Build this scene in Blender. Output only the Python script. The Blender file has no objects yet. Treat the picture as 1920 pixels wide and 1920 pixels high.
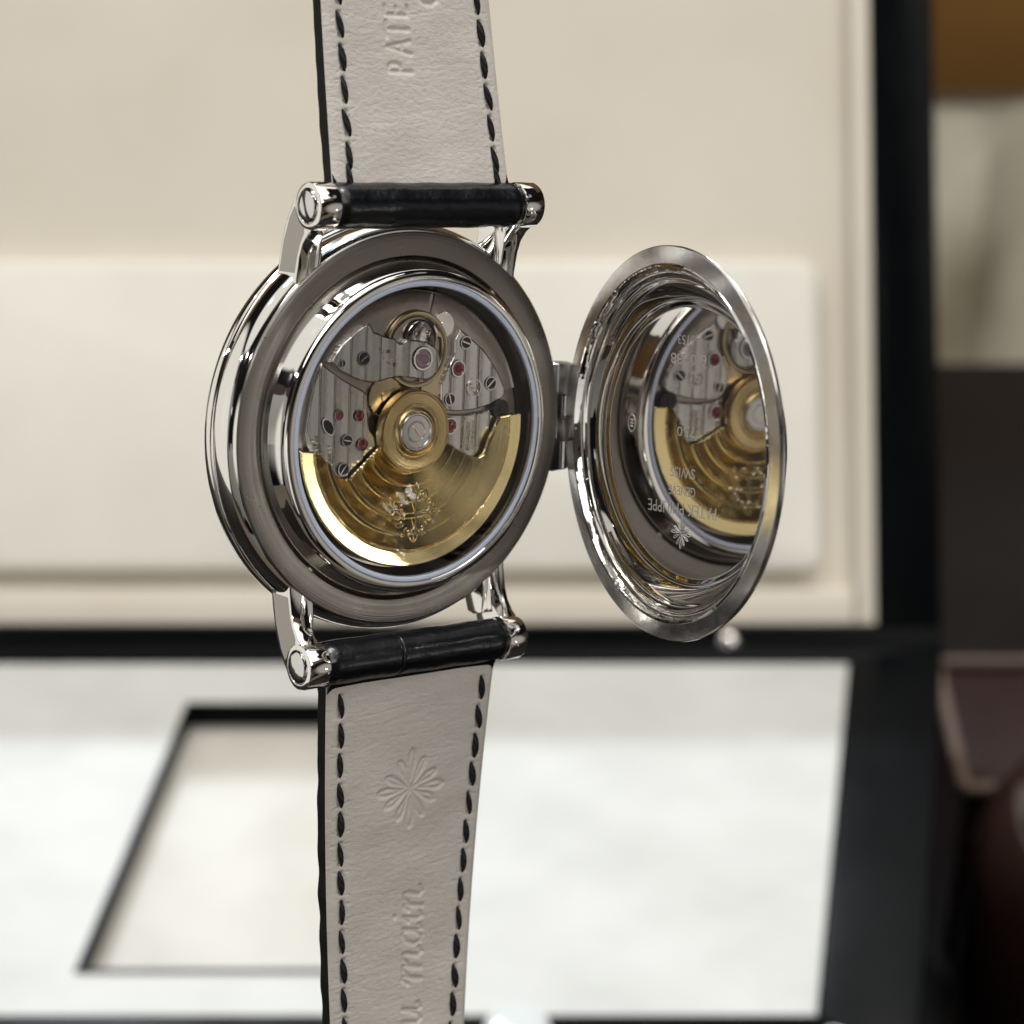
import bpy, bmesh, math, random
import numpy as np
from mathutils import Matrix, Vector, noise as mnoise
random.seed(7); rng = np.random.default_rng(7)
SC = bpy.context.scene
COL = SC.collection
R_ = math.radians
MM = 0.001

# ------------------------------------------------------------------ camera
CAM_H = 0.34
cam = bpy.data.cameras.new('camera'); camo = bpy.data.objects.new('camera', cam); COL.objects.link(camo)
camo.location = (0, 0, CAM_H); camo.rotation_euler = (R_(55), 0, 0)
cam.sensor_width = 36; cam.lens = 4600/1920*36
cam.clip_start = 0.01; cam.clip_end = 60
cam.dof.use_dof = True; cam.dof.focus_distance = 0.2255; cam.dof.aperture_fstop = 31
SC.camera = camo
# ------------------------------------------------------------------ render
SC.render.engine = 'CYCLES'
SC.cycles.use_denoising = True
SC.cycles.max_bounces = 12; SC.cycles.glossy_bounces = 8; SC.cycles.transparent_max_bounces = 12
SC.cycles.sample_clamp_indirect = 12
SC.view_settings.view_transform = 'Standard'
SC.view_settings.look = 'None'; SC.view_settings.gamma = 1
SC.view_settings.exposure = 0.0
# ------------------------------------------------------------------ world: the dim warm shop around the table, with bright lobes added for metal reflections
world = bpy.data.worlds.new('World'); SC.world = world; world.use_nodes = True
def build_world():
    nt = world.node_tree; nd = nt.nodes; lk = nt.links
    bg = nd['Background']; tc = nd.new('ShaderNodeTexCoord')
    mp = nd.new('ShaderNodeMapping'); mp.inputs['Rotation'].default_value = (0.2, 0.1, 0.5)
    lk.new(tc.outputs['Generated'], mp.inputs['Vector'])
    v = nd.new('ShaderNodeTexVoronoi'); v.distance = 'CHEBYCHEV'; v.inputs['Scale'].default_value = 2.3
    v.inputs['Randomness'].default_value = 0.8
    lk.new(mp.outputs['Vector'], v.inputs['Vector'])
    sp = nd.new('ShaderNodeSeparateColor'); lk.new(v.outputs['Color'], sp.inputs['Color'])
    cr = nd.new('ShaderNodeValToRGB'); cr.color_ramp.interpolation = 'CONSTANT'
    e = cr.color_ramp.elements
    e[0].position = 0; e[0].color = (0.010, 0.009, 0.009, 1)
    e[1].position = 0.28; e[1].color = (0.10, 0.08, 0.065, 1)
    for p, c in ((0.48, (0.38, 0.365, 0.335, 1)), (0.64, (0.008, 0.007, 0.007, 1)), (0.76, (1.35, 1.31, 1.22, 1)), (0.88, (0.06, 0.045, 0.04, 1)), (0.95, (3.2, 3.1, 2.9, 1))):
        x = e.new(p); x.color = c
    lk.new(sp.outputs['Red'], cr.inputs['Fac'])
    # ceiling brighter than the floor
    sx = nd.new('ShaderNodeSeparateXYZ'); lk.new(tc.outputs['Generated'], sx.inputs['Vector'])
    mr = nd.new('ShaderNodeMapRange'); mr.inputs['From Min'].default_value = -0.3; mr.inputs['From Max'].default_value = 0.9
    mr.inputs['To Min'].default_value = 0.5; mr.inputs['To Max'].default_value = 1.5
    lk.new(sx.outputs['Z'], mr.inputs['Value'])
    mu = nd.new('ShaderNodeVectorMath'); mu.operation = 'SCALE'
    lk.new(cr.outputs['Color'], mu.inputs[0]); lk.new(mr.outputs['Result'], mu.inputs['Scale'])
    nz = nd.new('ShaderNodeVectorMath'); nz.operation = 'NORMALIZE'; lk.new(tc.outputs['Generated'], nz.inputs[0])
    dp = nd.new('ShaderNodeVectorMath'); dp.operation = 'DOT_PRODUCT'; lk.new(nz.outputs['Vector'], dp.inputs[0]); dp.inputs[1].default_value = Vector((0.95, -0.30, -0.02)).normalized()
    m2 = nd.new('ShaderNodeMapRange'); m2.interpolation_type = 'SMOOTHSTEP'; m2.inputs['From Min'].default_value = 0.915; m2.inputs['From Max'].default_value = 0.985
    m2.inputs['To Min'].default_value = 0.0; m2.inputs['To Max'].default_value = 0.85; lk.new(dp.outputs['Value'], m2.inputs['Value'])
    mc = nd.new('ShaderNodeMix'); mc.data_type = 'RGBA'; lk.new(m2.outputs['Result'], mc.inputs['Factor']); lk.new(mu.outputs['Vector'], [q for q in mc.inputs if q.type == 'RGBA'][0])
    [q for q in mc.inputs if q.type == 'RGBA'][1].default_value = (0.55, 0.52, 0.47, 1)
    d3 = nd.new('ShaderNodeVectorMath'); d3.operation = 'DOT_PRODUCT'; lk.new(nz.outputs['Vector'], d3.inputs[0]); d3.inputs[1].default_value = Vector((-0.97, 0.12, -0.12)).normalized()
    m3 = nd.new('ShaderNodeMapRange'); m3.interpolation_type = 'SMOOTHSTEP'; m3.inputs['From Min'].default_value = 0.78; m3.inputs['From Max'].default_value = 0.83
    m3.inputs['To Max'].default_value = 0.95; lk.new(d3.outputs['Value'], m3.inputs['Value'])
    m4 = nd.new('ShaderNodeMix'); m4.data_type = 'RGBA'; lk.new(m3.outputs['Result'], m4.inputs['Factor']); lk.new([q for q in mc.outputs if q.type == 'RGBA'][0], [q for q in m4.inputs if q.type == 'RGBA'][0])
    [q for q in m4.inputs if q.type == 'RGBA'][1].default_value = (1.15, 1.10, 1.0, 1)
    d5 = nd.new('ShaderNodeVectorMath'); d5.operation = 'DOT_PRODUCT'; lk.new(nz.outputs['Vector'], d5.inputs[0]); d5.inputs[1].default_value = Vector((-0.14, -0.945, 0.29)).normalized()
    m5 = nd.new('ShaderNodeMapRange'); m5.interpolation_type = 'SMOOTHSTEP'; m5.inputs['From Min'].default_value = 0.945; m5.inputs['From Max'].default_value = 0.99
    m5.inputs['To Max'].default_value = 0.9; lk.new(d5.outputs['Value'], m5.inputs['Value'])
    m6 = nd.new('ShaderNodeMix'); m6.data_type = 'RGBA'; lk.new(m5.outputs['Result'], m6.inputs['Factor']); lk.new([q for q in m4.outputs if q.type == 'RGBA'][0], [q for q in m6.inputs if q.type == 'RGBA'][0])
    [q for q in m6.inputs if q.type == 'RGBA'][1].default_value = (1.25, 1.2, 1.1, 1)
    d7 = nd.new('ShaderNodeVectorMath'); d7.operation = 'DOT_PRODUCT'; lk.new(nz.outputs['Vector'], d7.inputs[0]); d7.inputs[1].default_value = Vector((-0.45, 0.12, 0.88)).normalized()
    m7 = nd.new('ShaderNodeMapRange'); m7.interpolation_type = 'SMOOTHSTEP'; m7.inputs['From Min'].default_value = 0.885; m7.inputs['From Max'].default_value = 0.91
    m7.inputs['To Max'].default_value = 0.95; lk.new(d7.outputs['Value'], m7.inputs['Value'])
    m8 = nd.new('ShaderNodeMix'); m8.data_type = 'RGBA'; lk.new(m7.outputs['Result'], m8.inputs['Factor']); lk.new([q for q in m6.outputs if q.type == 'RGBA'][0], [q for q in m8.inputs if q.type == 'RGBA'][0])
    [q for q in m8.inputs if q.type == 'RGBA'][1].default_value = (1.15, 1.12, 1.03, 1); mc = m8
    lk.new([q for q in mc.outputs if q.type == 'RGBA'][0], bg.inputs['Color']); bg.inputs['Strength'].default_value = 0.7
build_world()
# ------------------------------------------------------------------ lamps of the shop, and one added for the curtain
def area(name, loc, target, size, power, col, sy=None):
    l = bpy.data.lights.new(name, 'AREA'); l.energy = power; l.color = col; l.size = size
    if sy: l.shape = 'RECTANGLE'; l.size_y = sy
    o = bpy.data.objects.new(name, l); COL.objects.link(o); o.location = loc
    d = Vector(target)-Vector(loc); o.rotation_euler = d.to_track_quat('-Z', 'Y').to_euler()
    return o
area('ceiling_spot', (-0.45, 1.68, 1.22), (0, .38, 0), 0.035, 27, (0.84, 0.95, 1.06))
area('ceiling_panel', (-0.5, 0.85, 1.65), (0, .3, .1), 0.5, 9.5, (1.0, 0.97, 0.92), 0.3)
area('ceiling_panel', (0.3, 0.95, 1.85), (0, .3, .1), 0.35, 14, (1.0, 0.98, 0.94), 0.35)
area('curtain_fill_lamp', (0.45, 0.70, 0.12), (0.25, 1.12, -.33), 0.06, 1.7, (1.0, 0.96, 0.88))  # added lamp out of view, only to brighten the curtain
area('counter_lamp', (1.22, -0.22, 0.09), (0, .19, .2), 0.025, 0.3, (1.0, 0.96, 0.9))
for p_ in ((-0.35, 0.9, 1.7), (0.45, 0.0, 1.6), (-0.75, -0.35, 1.25), (-1.3, 0.1, 1.1), (-0.2, -0.9, 1.5), (1.0, -0.6, 1.3), (-1.0, 0.7, 1.5), (0.9, 0.5, 1.5)):
    area('ceiling_spot', p_, (0, .2, .2), 0.03, 1.1, (1.0, 0.98, 0.96))

# ------------------------------------------------------------------ materials
def mat(name, col, rough=0.5, metal=0.0, **k):
    m = bpy.data.materials.new(name); m.use_nodes = True
    b = m.node_tree.nodes['Principled BSDF']
    b.inputs['Base Color'].default_value = (*col, 1); b.inputs['Roughness'].default_value = rough; b.inputs['Metallic'].default_value = metal
    for kk, v in k.items(): b.inputs[kk.replace('_', ' ')].default_value = v
    return m
def N(m, t): return m.node_tree.nodes.new(t)
def Lk(m, a, b): m.node_tree.links.new(a, b)
def P(m): return m.node_tree.nodes['Principled BSDF']
def coords(m, scale, loc=(0, 0, 0), rot=(0, 0, 0)):
    tc = N(m, 'ShaderNodeTexCoord'); mp = N(m, 'ShaderNodeMapping')
    mp.inputs['Scale'].default_value = scale; mp.inputs['Location'].default_value = loc; mp.inputs['Rotation'].default_value = rot
    Lk(m, tc.outputs['Object'], mp.inputs['Vector']); return mp.outputs['Vector']
def noise(m, scale, detail=4, rough=0.55, dist=0):
    n = N(m, 'ShaderNodeTexNoise'); n.inputs['Scale'].default_value = 1; n.inputs['Detail'].default_value = detail
    n.inputs['Roughness'].default_value = rough; n.inputs['Distortion'].default_value = dist
    Lk(m, coords(m, scale), n.inputs['Vector']); return n.outputs['Fac']
def bump(m, hs, dist, strength=1.0):
    prev = None
    for h, d in zip(hs, dist):
        b = N(m, 'ShaderNodeBump'); b.inputs['Strength'].default_value = strength; b.inputs['Distance'].default_value = d
        Lk(m, h, b.inputs['Height'])
        if prev: Lk(m, prev, b.inputs['Normal'])
        prev = b.outputs['Normal']
    Lk(m, prev, P(m).inputs['Normal'])
def rampcol(m, fac, stops, sock='Base Color'):
    cr = N(m, 'ShaderNodeValToRGB'); e = cr.color_ramp.elements
    e[0].position, e[0].color = stops[0][0], (*stops[0][1], 1); e[1].position, e[1].color = stops[-1][0], (*stops[-1][1], 1)
    for p, c in stops[1:-1]:
        x = e.new(p); x.color = (*c, 1)
    Lk(m, fac, cr.inputs['Fac']); Lk(m, cr.outputs['Color'], P(m).inputs[sock])
def roughvar(m, fac, lo, hi, a=0.35, b=0.65):
    r = N(m, 'ShaderNodeMapRange'); r.inputs['From Min'].default_value = a; r.inputs['From Max'].default_value = b
    r.inputs['To Min'].default_value = lo; r.inputs['To Max'].default_value = hi
    Lk(m, fac, r.inputs['Value']); Lk(m, r.outputs['Result'], P(m).inputs['Roughness'])

GOLDW = (0.93, 0.915, 0.885)
M = {}
m = M['polished'] = mat('polished white gold', GOLDW, 0.05, 1)
n1 = noise(m, (900, 900, 900), 2); roughvar(m, n1, 0.04, 0.055); bump(m, [noise(m, (90, 90, 90), 1)], [0.00002])
m = M['brushed'] = mat('brushed white gold', (0.32, 0.295, 0.27), 0.3, 1)
def radial_brush(m, fr, dist):   # fine circular brushing lines
    g = N(m, 'ShaderNodeTexCoord'); sx = N(m, 'ShaderNodeSeparateXYZ'); Lk(m, g.outputs['Object'], sx.inputs[0])
    cx = N(m, 'ShaderNodeCombineXYZ'); Lk(m, sx.outputs['X'], cx.inputs['X']); Lk(m, sx.outputs['Y'], cx.inputs['Y'])
    ln = N(m, 'ShaderNodeVectorMath'); ln.operation = 'LENGTH'; Lk(m, cx.outputs[0], ln.inputs[0])
    nz = N(m, 'ShaderNodeTexNoise'); nz.noise_dimensions = '1D'; nz.inputs['Scale'].default_value = fr; nz.inputs['Detail'].default_value = 3
    Lk(m, ln.outputs['Value'], nz.inputs['W']); return nz.outputs['Fac']
rb = radial_brush(m, 9000, 0)
bump(m, [rb, noise(m, (500, 500, 500), 3)], [0.00002, 0.00001]); roughvar(m, noise(m, (350, 350, 350), 4), 0.27, 0.33)
m = M['lidrim'] = mat('worn white gold rim', (0.78, 0.77, 0.76), 0.3, 1)
roughvar(m, noise(m, (600, 600, 600), 4), 0.14, 0.20); bump(m, [noise(m, (700, 700, 700), 3)], [0.000012])
m = M['lidin'] = mat('polished inside of lid', (0.62, 0.595, 0.575), 0.035, 1)
bump(m, [noise(m, (60, 60, 60), 1)], [0.000006])
m = M['lidstep'] = mat('dented polished lid step', (0.86, 0.85, 0.83), 0.06, 1)
bump(m, [noise(m, (300, 300, 300), 3)], [0.00009])
M['hinge'] = mat('hinge white gold', (0.36, 0.35, 0.35), 0.25, 1)
M['satin'] = mat('satin lug side', (0.42, 0.40, 0.375), 0.2, 1)
m = M['rhodium'] = mat('rhodium bridge', (0.66, 0.655, 0.64), 0.26, 1)
bump(m, [noise(m, (2500, 2500, 2500), 3)], [0.00001]); roughvar(m, noise(m, (600, 600, 600), 3), 0.20, 0.27)
M['rhodpol'] = mat('polished steel', (0.78, 0.77, 0.76), 0.08, 1)
m = M['plate'] = mat('grained main plate', (0.48, 0.42, 0.39), 0.28, 1)
bump(m, [noise(m, (1500, 1500, 1500), 3)], [0.00003])
m = M['gold'] = mat('rotor gold', (0.97, 0.81, 0.43), 0.115, 1)
g1 = radial_brush(m, 12000, 0); bump(m, [g1, noise(m, (2600, 2600, 2600), 2)], [0.000004, 0.000001])
m = M['hubgold'] = mat('turned gold hub', (0.80, 0.62, 0.32), 0.24, 1); bump(m, [radial_brush(m, 7000, 0), noise(m, (2200, 2200, 2200), 2)], [0.00002, 0.00001])
M['hubsteel'] = mat('turned steel', (0.72, 0.71, 0.72), 0.2, 1); M['embgold'] = mat('pale gold emblem', (0.95, 0.90, 0.72), 0.14, 1)
M['goldpol'] = mat('polished gold', (0.88, 0.72, 0.42), 0.12, 1)
M['brass'] = mat('gilt brass wheel', (0.60, 0.50, 0.33), 0.22, 1)
M['ruby'] = mat('ruby jewel', (0.22, 0.006, 0.015), 0.06, 0, Coat_Weight=1.0)
M['palejewel'] = mat('pale violet jewel', (0.30, 0.18, 0.24), 0.05, 0, Coat_Weight=1.0)
M['darksteel'] = mat('dark recess', (0.035, 0.033, 0.035), 0.25, 0.6)
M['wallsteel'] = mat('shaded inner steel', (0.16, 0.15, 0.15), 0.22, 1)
M['gasket'] = mat('pale blue crystal seat', (0.52, 0.58, 0.72), 0.35)
m = M['glass'] = bpy.data.materials.new('sapphire crystal'); m.use_nodes = True
nt = m.node_tree; nt.nodes.remove(nt.nodes['Principled BSDF'])
tr = N(m, 'ShaderNodeBsdfTransparent'); tr.inputs[0].default_value = (0.97, 0.97, 0.97, 1); gl = N(m, 'ShaderNodeBsdfGlossy'); gl.inputs['Roughness'].default_value = 0.0
fr = N(m, 'ShaderNodeFresnel'); fr.inputs['IOR'].default_value = 1.38; mx = N(m, 'ShaderNodeMixShader')
Lk(m, fr.outputs[0], mx.inputs[0]); Lk(m, tr.outputs[0], mx.inputs[1]); Lk(m, gl.outputs[0], mx.inputs[2]); Lk(m, mx.outputs[0], nt.nodes['Material Output'].inputs[0])
m = M['lining'] = mat('taupe strap lining leather', (0.47, 0.425, 0.395), 0.55, 0, Specular_IOR_Level=0.35)
fine = noise(m, (1500, 2300, 1500), 3, 0.6); wr = noise(m, (420, 1300, 400), 4, 0.6, 1.2); big = noise(m, (130, 330, 130), 3)
bump(m, [fine, wr], [0.00009, 0.000035]); rampcol(m, big, [(0.3, (0.55, 0.51, 0.47)), (0.7, (0.645, 0.605, 0.565))])
m = M['black leather'] = mat('black alligator leather', (0.003, 0.004, 0.0055), 0.24, 0, Specular_IOR_Level=0.45)
bump(m, [noise(m, (1400, 1400, 1400), 3), noise(m, (250, 120, 250), 3)], [0.00005, 0.0002])
m = M['edge'] = mat('painted strap edge', (0.006, 0.006, 0.006), 0.5, 0, Specular_IOR_Level=0.15); bump(m, [noise(m, (900, 500, 900), 3)], [0.00008])
m = M['thread'] = mat('black thread', (0.010, 0.011, 0.015), 0.6, 0, Specular_IOR_Level=0.3)
w = N(m, 'ShaderNodeTexWave'); w.bands_direction = 'DIAGONAL'; w.inputs['Scale'].default_value = 900; tc = N(m, 'ShaderNodeTexCoord'); Lk(m, tc.outputs['Object'], w.inputs['Vector'])
bump(m, [w.outputs['Fac']], [0.00008])
m = M['lacquer'] = mat('black lacquer', (0.002, 0.0025, 0.003), 0.2, 0, Specular_IOR_Level=0.05)
roughvar(m, noise(m, (30, 30, 30), 3), 0.2, 0.35)
m = M['cream'] = mat('cream lining leather', (0.66, 0.60, 0.50), 0.5)
rampcol(m, noise(m, (22, 22, 22), 4), [(0.3, (0.58, 0.55, 0.49)), (0.7, (0.64, 0.61, 0.55))]); bump(m, [noise(m, (900, 900, 900), 3)], [0.0001])
m = M['wellcream'] = mat('cream well lining', (0.42, 0.40, 0.365), 0.6)
rampcol(m, noise(m, (45, 45, 45), 3), [(0.35, (0.35, 0.33, 0.295)), (0.65, (0.40, 0.385, 0.35))])
m = M['ivory'] = mat('ivory suede pad', (0.82, 0.80, 0.74), 0.7)
rampcol(m, noise(m, (25, 25, 25), 4), [(0.3, (0.64, 0.62, 0.56)), (0.7, (0.70, 0.68, 0.62))]); bump(m, [noise(m, (900, 900, 900), 3)], [0.0001])
m = M['beige'] = mat('beige pad', (0.60, 0.55, 0.47), 0.7)
rampcol(m, noise(m, (18, 18, 18), 4), [(0.3, (0.56, 0.51, 0.43)), (0.7, (0.62, 0.575, 0.495))])
m = M['tray'] = mat('white tray leather', (0.84, 0.84, 0.82), 0.6)
rampcol(m, noise(m, (30, 45, 30), 5), [(0.35, (0.345, 0.345, 0.33)), (0.65, (0.40, 0.40, 0.385))])
m = M['wood'] = mat('orange brown wood', (0.24, 0.115, 0.025), 0.4)
rampcol(m, noise(m, (3, 3, 30), 5), [(0.3, (0.10, 0.048, 0.012)), (0.7, (0.15, 0.075, 0.018))])
m = M['curtain'] = mat('mottled beige upholstery', (0.42, 0.38, 0.29), 0.9)
rampcol(m, noise(m, (9, 9, 6), 4, 0.5, 0.8), [(0.34, (0.24, 0.21, 0.15)), (0.5, (0.50, 0.47, 0.38)), (0.68, (0.68, 0.64, 0.54))])
m = M['table'] = mat('dark polished table', (0.007, 0.006, 0.0055), 0.25, 0, Specular_IOR_Level=0.05)
roughvar(m, noise(m, (14, 14, 14), 4), 0.08, 0.4)
m = M['brownleather'] = mat('dark brown leather', (0.018, 0.008, 0.007), 0.4, 0, Specular_IOR_Level=0.06)
bump(m, [noise(m, (350, 350, 350), 4)], [0.0004])
M['gloss'] = mat('glossy brown lacquered leather', (0.020, 0.010, 0.008), 0.12, 0, Coat_Weight=0.6)
M['piping'] = mat('brown leather piping', (0.10, 0.068, 0.052), 0.5, 0, Specular_IOR_Level=0.2)
M['floor'] = mat('brown carpet', (0.10, 0.075, 0.055), 0.9)
M['clearplastic'] = mat('clear acrylic', (0.92, 0.97, 0.97), 0.06, 0, Transmission_Weight=0.55, IOR=1.45)
M['steel'] = mat('nickel', (0.7, 0.68, 0.65), 0.18, 1)

# ------------------------------------------------------------------ mesh helpers (watch pieces are given in millimetres)
def finish(me, ang=32):
    bm = bmesh.new(); bm.from_mesh(me)
    for f in bm.faces: f.smooth = True
    for e in bm.edges:
        if len(e.link_faces) == 2 and e.calc_face_angle(0) > R_(ang): e.smooth = False
    bm.to_mesh(me); bm.free()
def mk(name, V, F, m, parent=None, s=MM, ang=32, slots=None, mi=None):
    me = bpy.data.meshes.new(name); V = np.asarray(V, float)*s
    me.from_pydata([tuple(v) for v in V], [], F); me.validate(); me.update()
    bm = bmesh.new(); bm.from_mesh(me); bmesh.ops.recalc_face_normals(bm, faces=bm.faces); bm.to_mesh(me); bm.free()
    finish(me, ang)
    me.materials.append(m)
    for x in (slots or []): me.materials.append(x)
    if mi is not None:
        for p, i in zip(me.polygons, mi): p.material_index = i
    o = bpy.data.objects.new(name, me); COL.objects.link(o)
    if parent: o.parent = parent
    return o
class B:                       # collects shapes for ONE mesh
    def __init__(s): s.V = []; s.F = []
    def add(s, V, F, M4=None):
        k = len(s.V)
        for v in V:
            v = Vector(v)
            if M4 is not None: v = M4 @ v
            s.V.append(tuple(v))
        s.F += [tuple(i+k for i in f) for f in F]; return s
    def lathe(s, prof, n=160, M4=None, cap0=False, cap1=False, a0=0, a1=2*math.pi):
        V = []; F = []; full = abs(a1-a0-2*math.pi) < 1e-6; m = n if full else n+1
        for r, z in prof:
            for i in range(m):
                a = a0+(a1-a0)*i/n; V.append((r*math.cos(a), r*math.sin(a), z))
        for j in range(len(prof)-1):
            for i in range(n):
                i2 = (i+1) % m
                F.append((j*m+i, j*m+i2, (j+1)*m+i2, (j+1)*m+i))
        if cap0: F.append(tuple(range(m)))
        if cap1: F.append(tuple((len(prof)-1)*m+i for i in range(m)))
        return s.add(V, F, M4)
    def prism(s, poly, z0, z1, bev=0, M4=None, axis='z'):
        bm = bmesh.new(); vs = [bm.verts.new((x, y, z0)) for x, y in poly]; f = bm.faces.new(vs)
        r = bmesh.ops.extrude_face_region(bm, geom=[f]); bmesh.ops.translate(bm, vec=(0, 0, z1-z0), verts=[g for g in r['geom'] if isinstance(g, bmesh.types.BMVert)])
        if bev:
            bm.normal_update()
            es = [e for e in bm.edges if abs(e.verts[0].co.z-e.verts[1].co.z) < 1e-6]
            bmesh.ops.bevel(bm, geom=es, offset=bev, segments=2, affect='EDGES', profile=0.6)
        bm.verts.index_update()
        V = [v.co.copy() for v in bm.verts]; F = [tuple(v.index for v in f.verts) for f in bm.faces]; bm.free()
        if axis == 'x': V = [Vector((v.z, v.x, v.y)) for v in V]      # poly in (y, z), extruded along x
        if axis == 'y': V = [Vector((v.x, v.z, v.y)) for v in V]      # poly in (x, z), extruded along y
        return s.add(V, F, M4)
    def box(s, a, b, bev=0, M4=None):
        return s.prism([(a[0], a[1]), (b[0], a[1]), (b[0], b[1]), (a[0], b[1])], a[2], b[2], bev, M4)
    def tube(s, pts, r, k=8, M4=None):
        pts = [Vector(p) for p in pts]; V = []; F = []; n = len(pts)
        rs = r if isinstance(r, (list, tuple)) else [r]*n
        for i, p in enumerate(pts):
            t = (pts[min(i+1, n-1)]-pts[max(i-1, 0)]).normalized()
            u = t.cross(Vector((0, 0, 1)));  u = u.normalized() if u.length > 1e-4 else Vector((1, 0, 0)); w = t.cross(u)
            for j in range(k):
                a = 2*math.pi*j/k; V.append(p+rs[i]*(math.cos(a)*u+math.sin(a)*w))
        for i in range(n-1):
            for j in range(k): F.append((i*k+j, i*k+(j+1) % k, (i+1)*k+(j+1) % k, (i+1)*k+j))
        F.append(tuple(range(k))); F.append(tuple((n-1)*k+j for j in range(k)))
        return s.add(V, F, M4)
    def ball(s, c, r, sc=(1, 1, 1), M4=None, n=12):
        V = []; F = []
        for i in range(n+1):
            p = math.pi*i/n
            for j in range(2*n):
                a = math.pi*j/n; V.append((c[0]+r*sc[0]*math.sin(p)*math.cos(a), c[1]+r*sc[1]*math.sin(p)*math.sin(a), c[2]+r*sc[2]*math.cos(p)))
        for i in range(n):
            for j in range(2*n): F.append((i*2*n+j, i*2*n+(j+1) % (2*n), (i+1)*2*n+(j+1) % (2*n), (i+1)*2*n+j))
        return s.add(V, F, M4)
    def build(s, name, m, parent=None, sc=MM, ang=32):
        V = np.array(s.V); me_V, inv = np.unique(np.round(V, 6), axis=0, return_inverse=True); inv = inv.ravel()
        F = []
        for f in s.F:
            g = []
            for i in f:
                j = int(inv[i])
                if not g or g[-1] != j: g.append(j)
            if len(g) > 1 and g[0] == g[-1]: g.pop()
            if len(set(g)) == len(g) >= 3: F.append(tuple(g))
        return mk(name, me_V, F, m, parent, sc, ang)
def tag(o, label=None, cat=None, group=None, kind=None):
    for k, v in (('label', label), ('category', cat), ('group', group), ('kind', kind)):
        if v: o[k] = v
    return o
def empty(name, loc=(0, 0, 0), parent=None):
    o = bpy.data.objects.new(name, None); COL.objects.link(o); o.location = loc; o.empty_display_size = 0.01
    if parent: o.parent = parent
    return o
def T4(x, y, z): return Matrix.Translation((x, y, z))

# ------------------------------------------------------------------ trimmed plate: a fine grid cut to an outline, with a height function
def poly_sd(X, Y, poly):
    P_ = np.array(poly, float); Q = np.roll(P_, -1, 0); best = np.full(X.shape, 1e9); cx = np.zeros_like(X); cy = np.zeros_like(Y); ins = np.zeros(X.shape, bool)
    for (ax, ay), (bx, by) in zip(P_, Q):
        dx, dy = bx-ax, by-ay; L2 = dx*dx+dy*dy+1e-12
        t = np.clip(((X-ax)*dx+(Y-ay)*dy)/L2, 0, 1); px, py = ax+t*dx, ay+t*dy
        d = np.hypot(X-px, Y-py); k = d < best; best[k] = d[k]; cx[k] = px[k]; cy[k] = py[k]
        c = ((ay > Y) != (by > Y)) & (X < (bx-ax)*(Y-ay)/(by-ay+1e-12)+ax); ins ^= c
    return np.where(ins, best, -best), cx, cy
def smooth_poly(p, n=4):
    out = []; k = len(p)
    for i in range(k):
        a, b, c, d = [np.array(p[(i+j) % k], float) for j in (-1, 0, 1, 2)]
        for t in np.linspace(0, 1, n, endpoint=False):
            out.append(tuple(0.5*((2*b)+(-a+c)*t+(2*a-5*b+4*c-d)*t*t+(-a+3*b-3*c+d)*t**3)))
    return out
def plate(name, poly, z, cell, thick, hfun, m, parent, bev=0.11):
    P_ = np.array(poly); x0, y0 = P_.min(0)-cell; x1, y1 = P_.max(0)+cell
    nx = int((x1-x0)/cell)+2; ny = int((y1-y0)/cell)+2
    X, Y = np.meshgrid(x0+cell*np.arange(nx), y0+cell*np.arange(ny), indexing='ij'); X = X.ravel(); Y = Y.ravel()
    sd, cx, cy = poly_sd(X, Y, poly)
    out = sd < 0; X = np.where(out, cx, X); Y = np.where(out, cy, Y)
    ok = sd > -cell*0.75; sdp = np.maximum(sd, 0)
    Z = z+hfun(X, Y)-np.maximum(0, bev-sdp)*0.8
    F = []
    ii, jj = np.meshgrid(np.arange(nx-1), np.arange(ny-1), indexing='ij'); a = (ii*ny+jj).ravel()
    q = np.stack([a, a+ny, a+ny+1, a+1], 1); good = ok[q].all(1) & (sd[q].max(1) > 0); q = q[good]
    used = np.unique(q); mp = -np.ones(nx*ny, int); mp[used] = np.arange(len(used))
    bm = bmesh.new(); vs = [bm.verts.new((X[i], Y[i], Z[i])) for i in used]
    for f in mp[q]:
        try: bm.faces.new([vs[i] for i in f])
        except ValueError: pass
    be = [e for e in bm.edges if len(e.link_faces) == 1]
    r = bmesh.ops.extrude_edge_only(bm, edges=be)
    for g in r['geom']:
        if isinstance(g, bmesh.types.BMVert): g.co.z = z-thick
    bmesh.ops.remove_doubles(bm, verts=bm.verts, dist=0.004)
    bmesh.ops.recalc_face_normals(bm, faces=bm.faces)
    for v in bm.verts: v.co *= MM
    me = bpy.data.meshes.new(name); bm.to_mesh(me); bm.free(); finish(me, 40); me.materials.append(m)
    o = bpy.data.objects.new(name, me); COL.objects.link(o); o.parent = parent; return o

# ------------------------------------------------------------------ the eight-armed cross emblem, as strokes in a unit circle
def cross_strokes():
    tear = [(0, .24), (-.045, .5), (-.085, .74), (-.06, .92), (0, 1.0), (.06, .92), (.085, .74), (.045, .5), (0, .24)]
    arm = [tear]
    for q, L_ in ((27, .84), (-27, .84)):
        cq, sq = math.cos(R_(q)), math.sin(R_(q)); arm.append([((x*cq-y*sq)*L_, (x*sq+y*cq)*L_) for x, y in tear])
        arm.append([(0, 0), (-.20*math.sin(R_(q)), .20*math.cos(R_(q)))])
    out = []
    for k in range(4):
        c, s = math.cos(k*math.pi/2), math.sin(k*math.pi/2)
        for st in arm: out.append([(x*c-y*s, x*s+y*c) for x, y in st])
    return out

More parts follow.
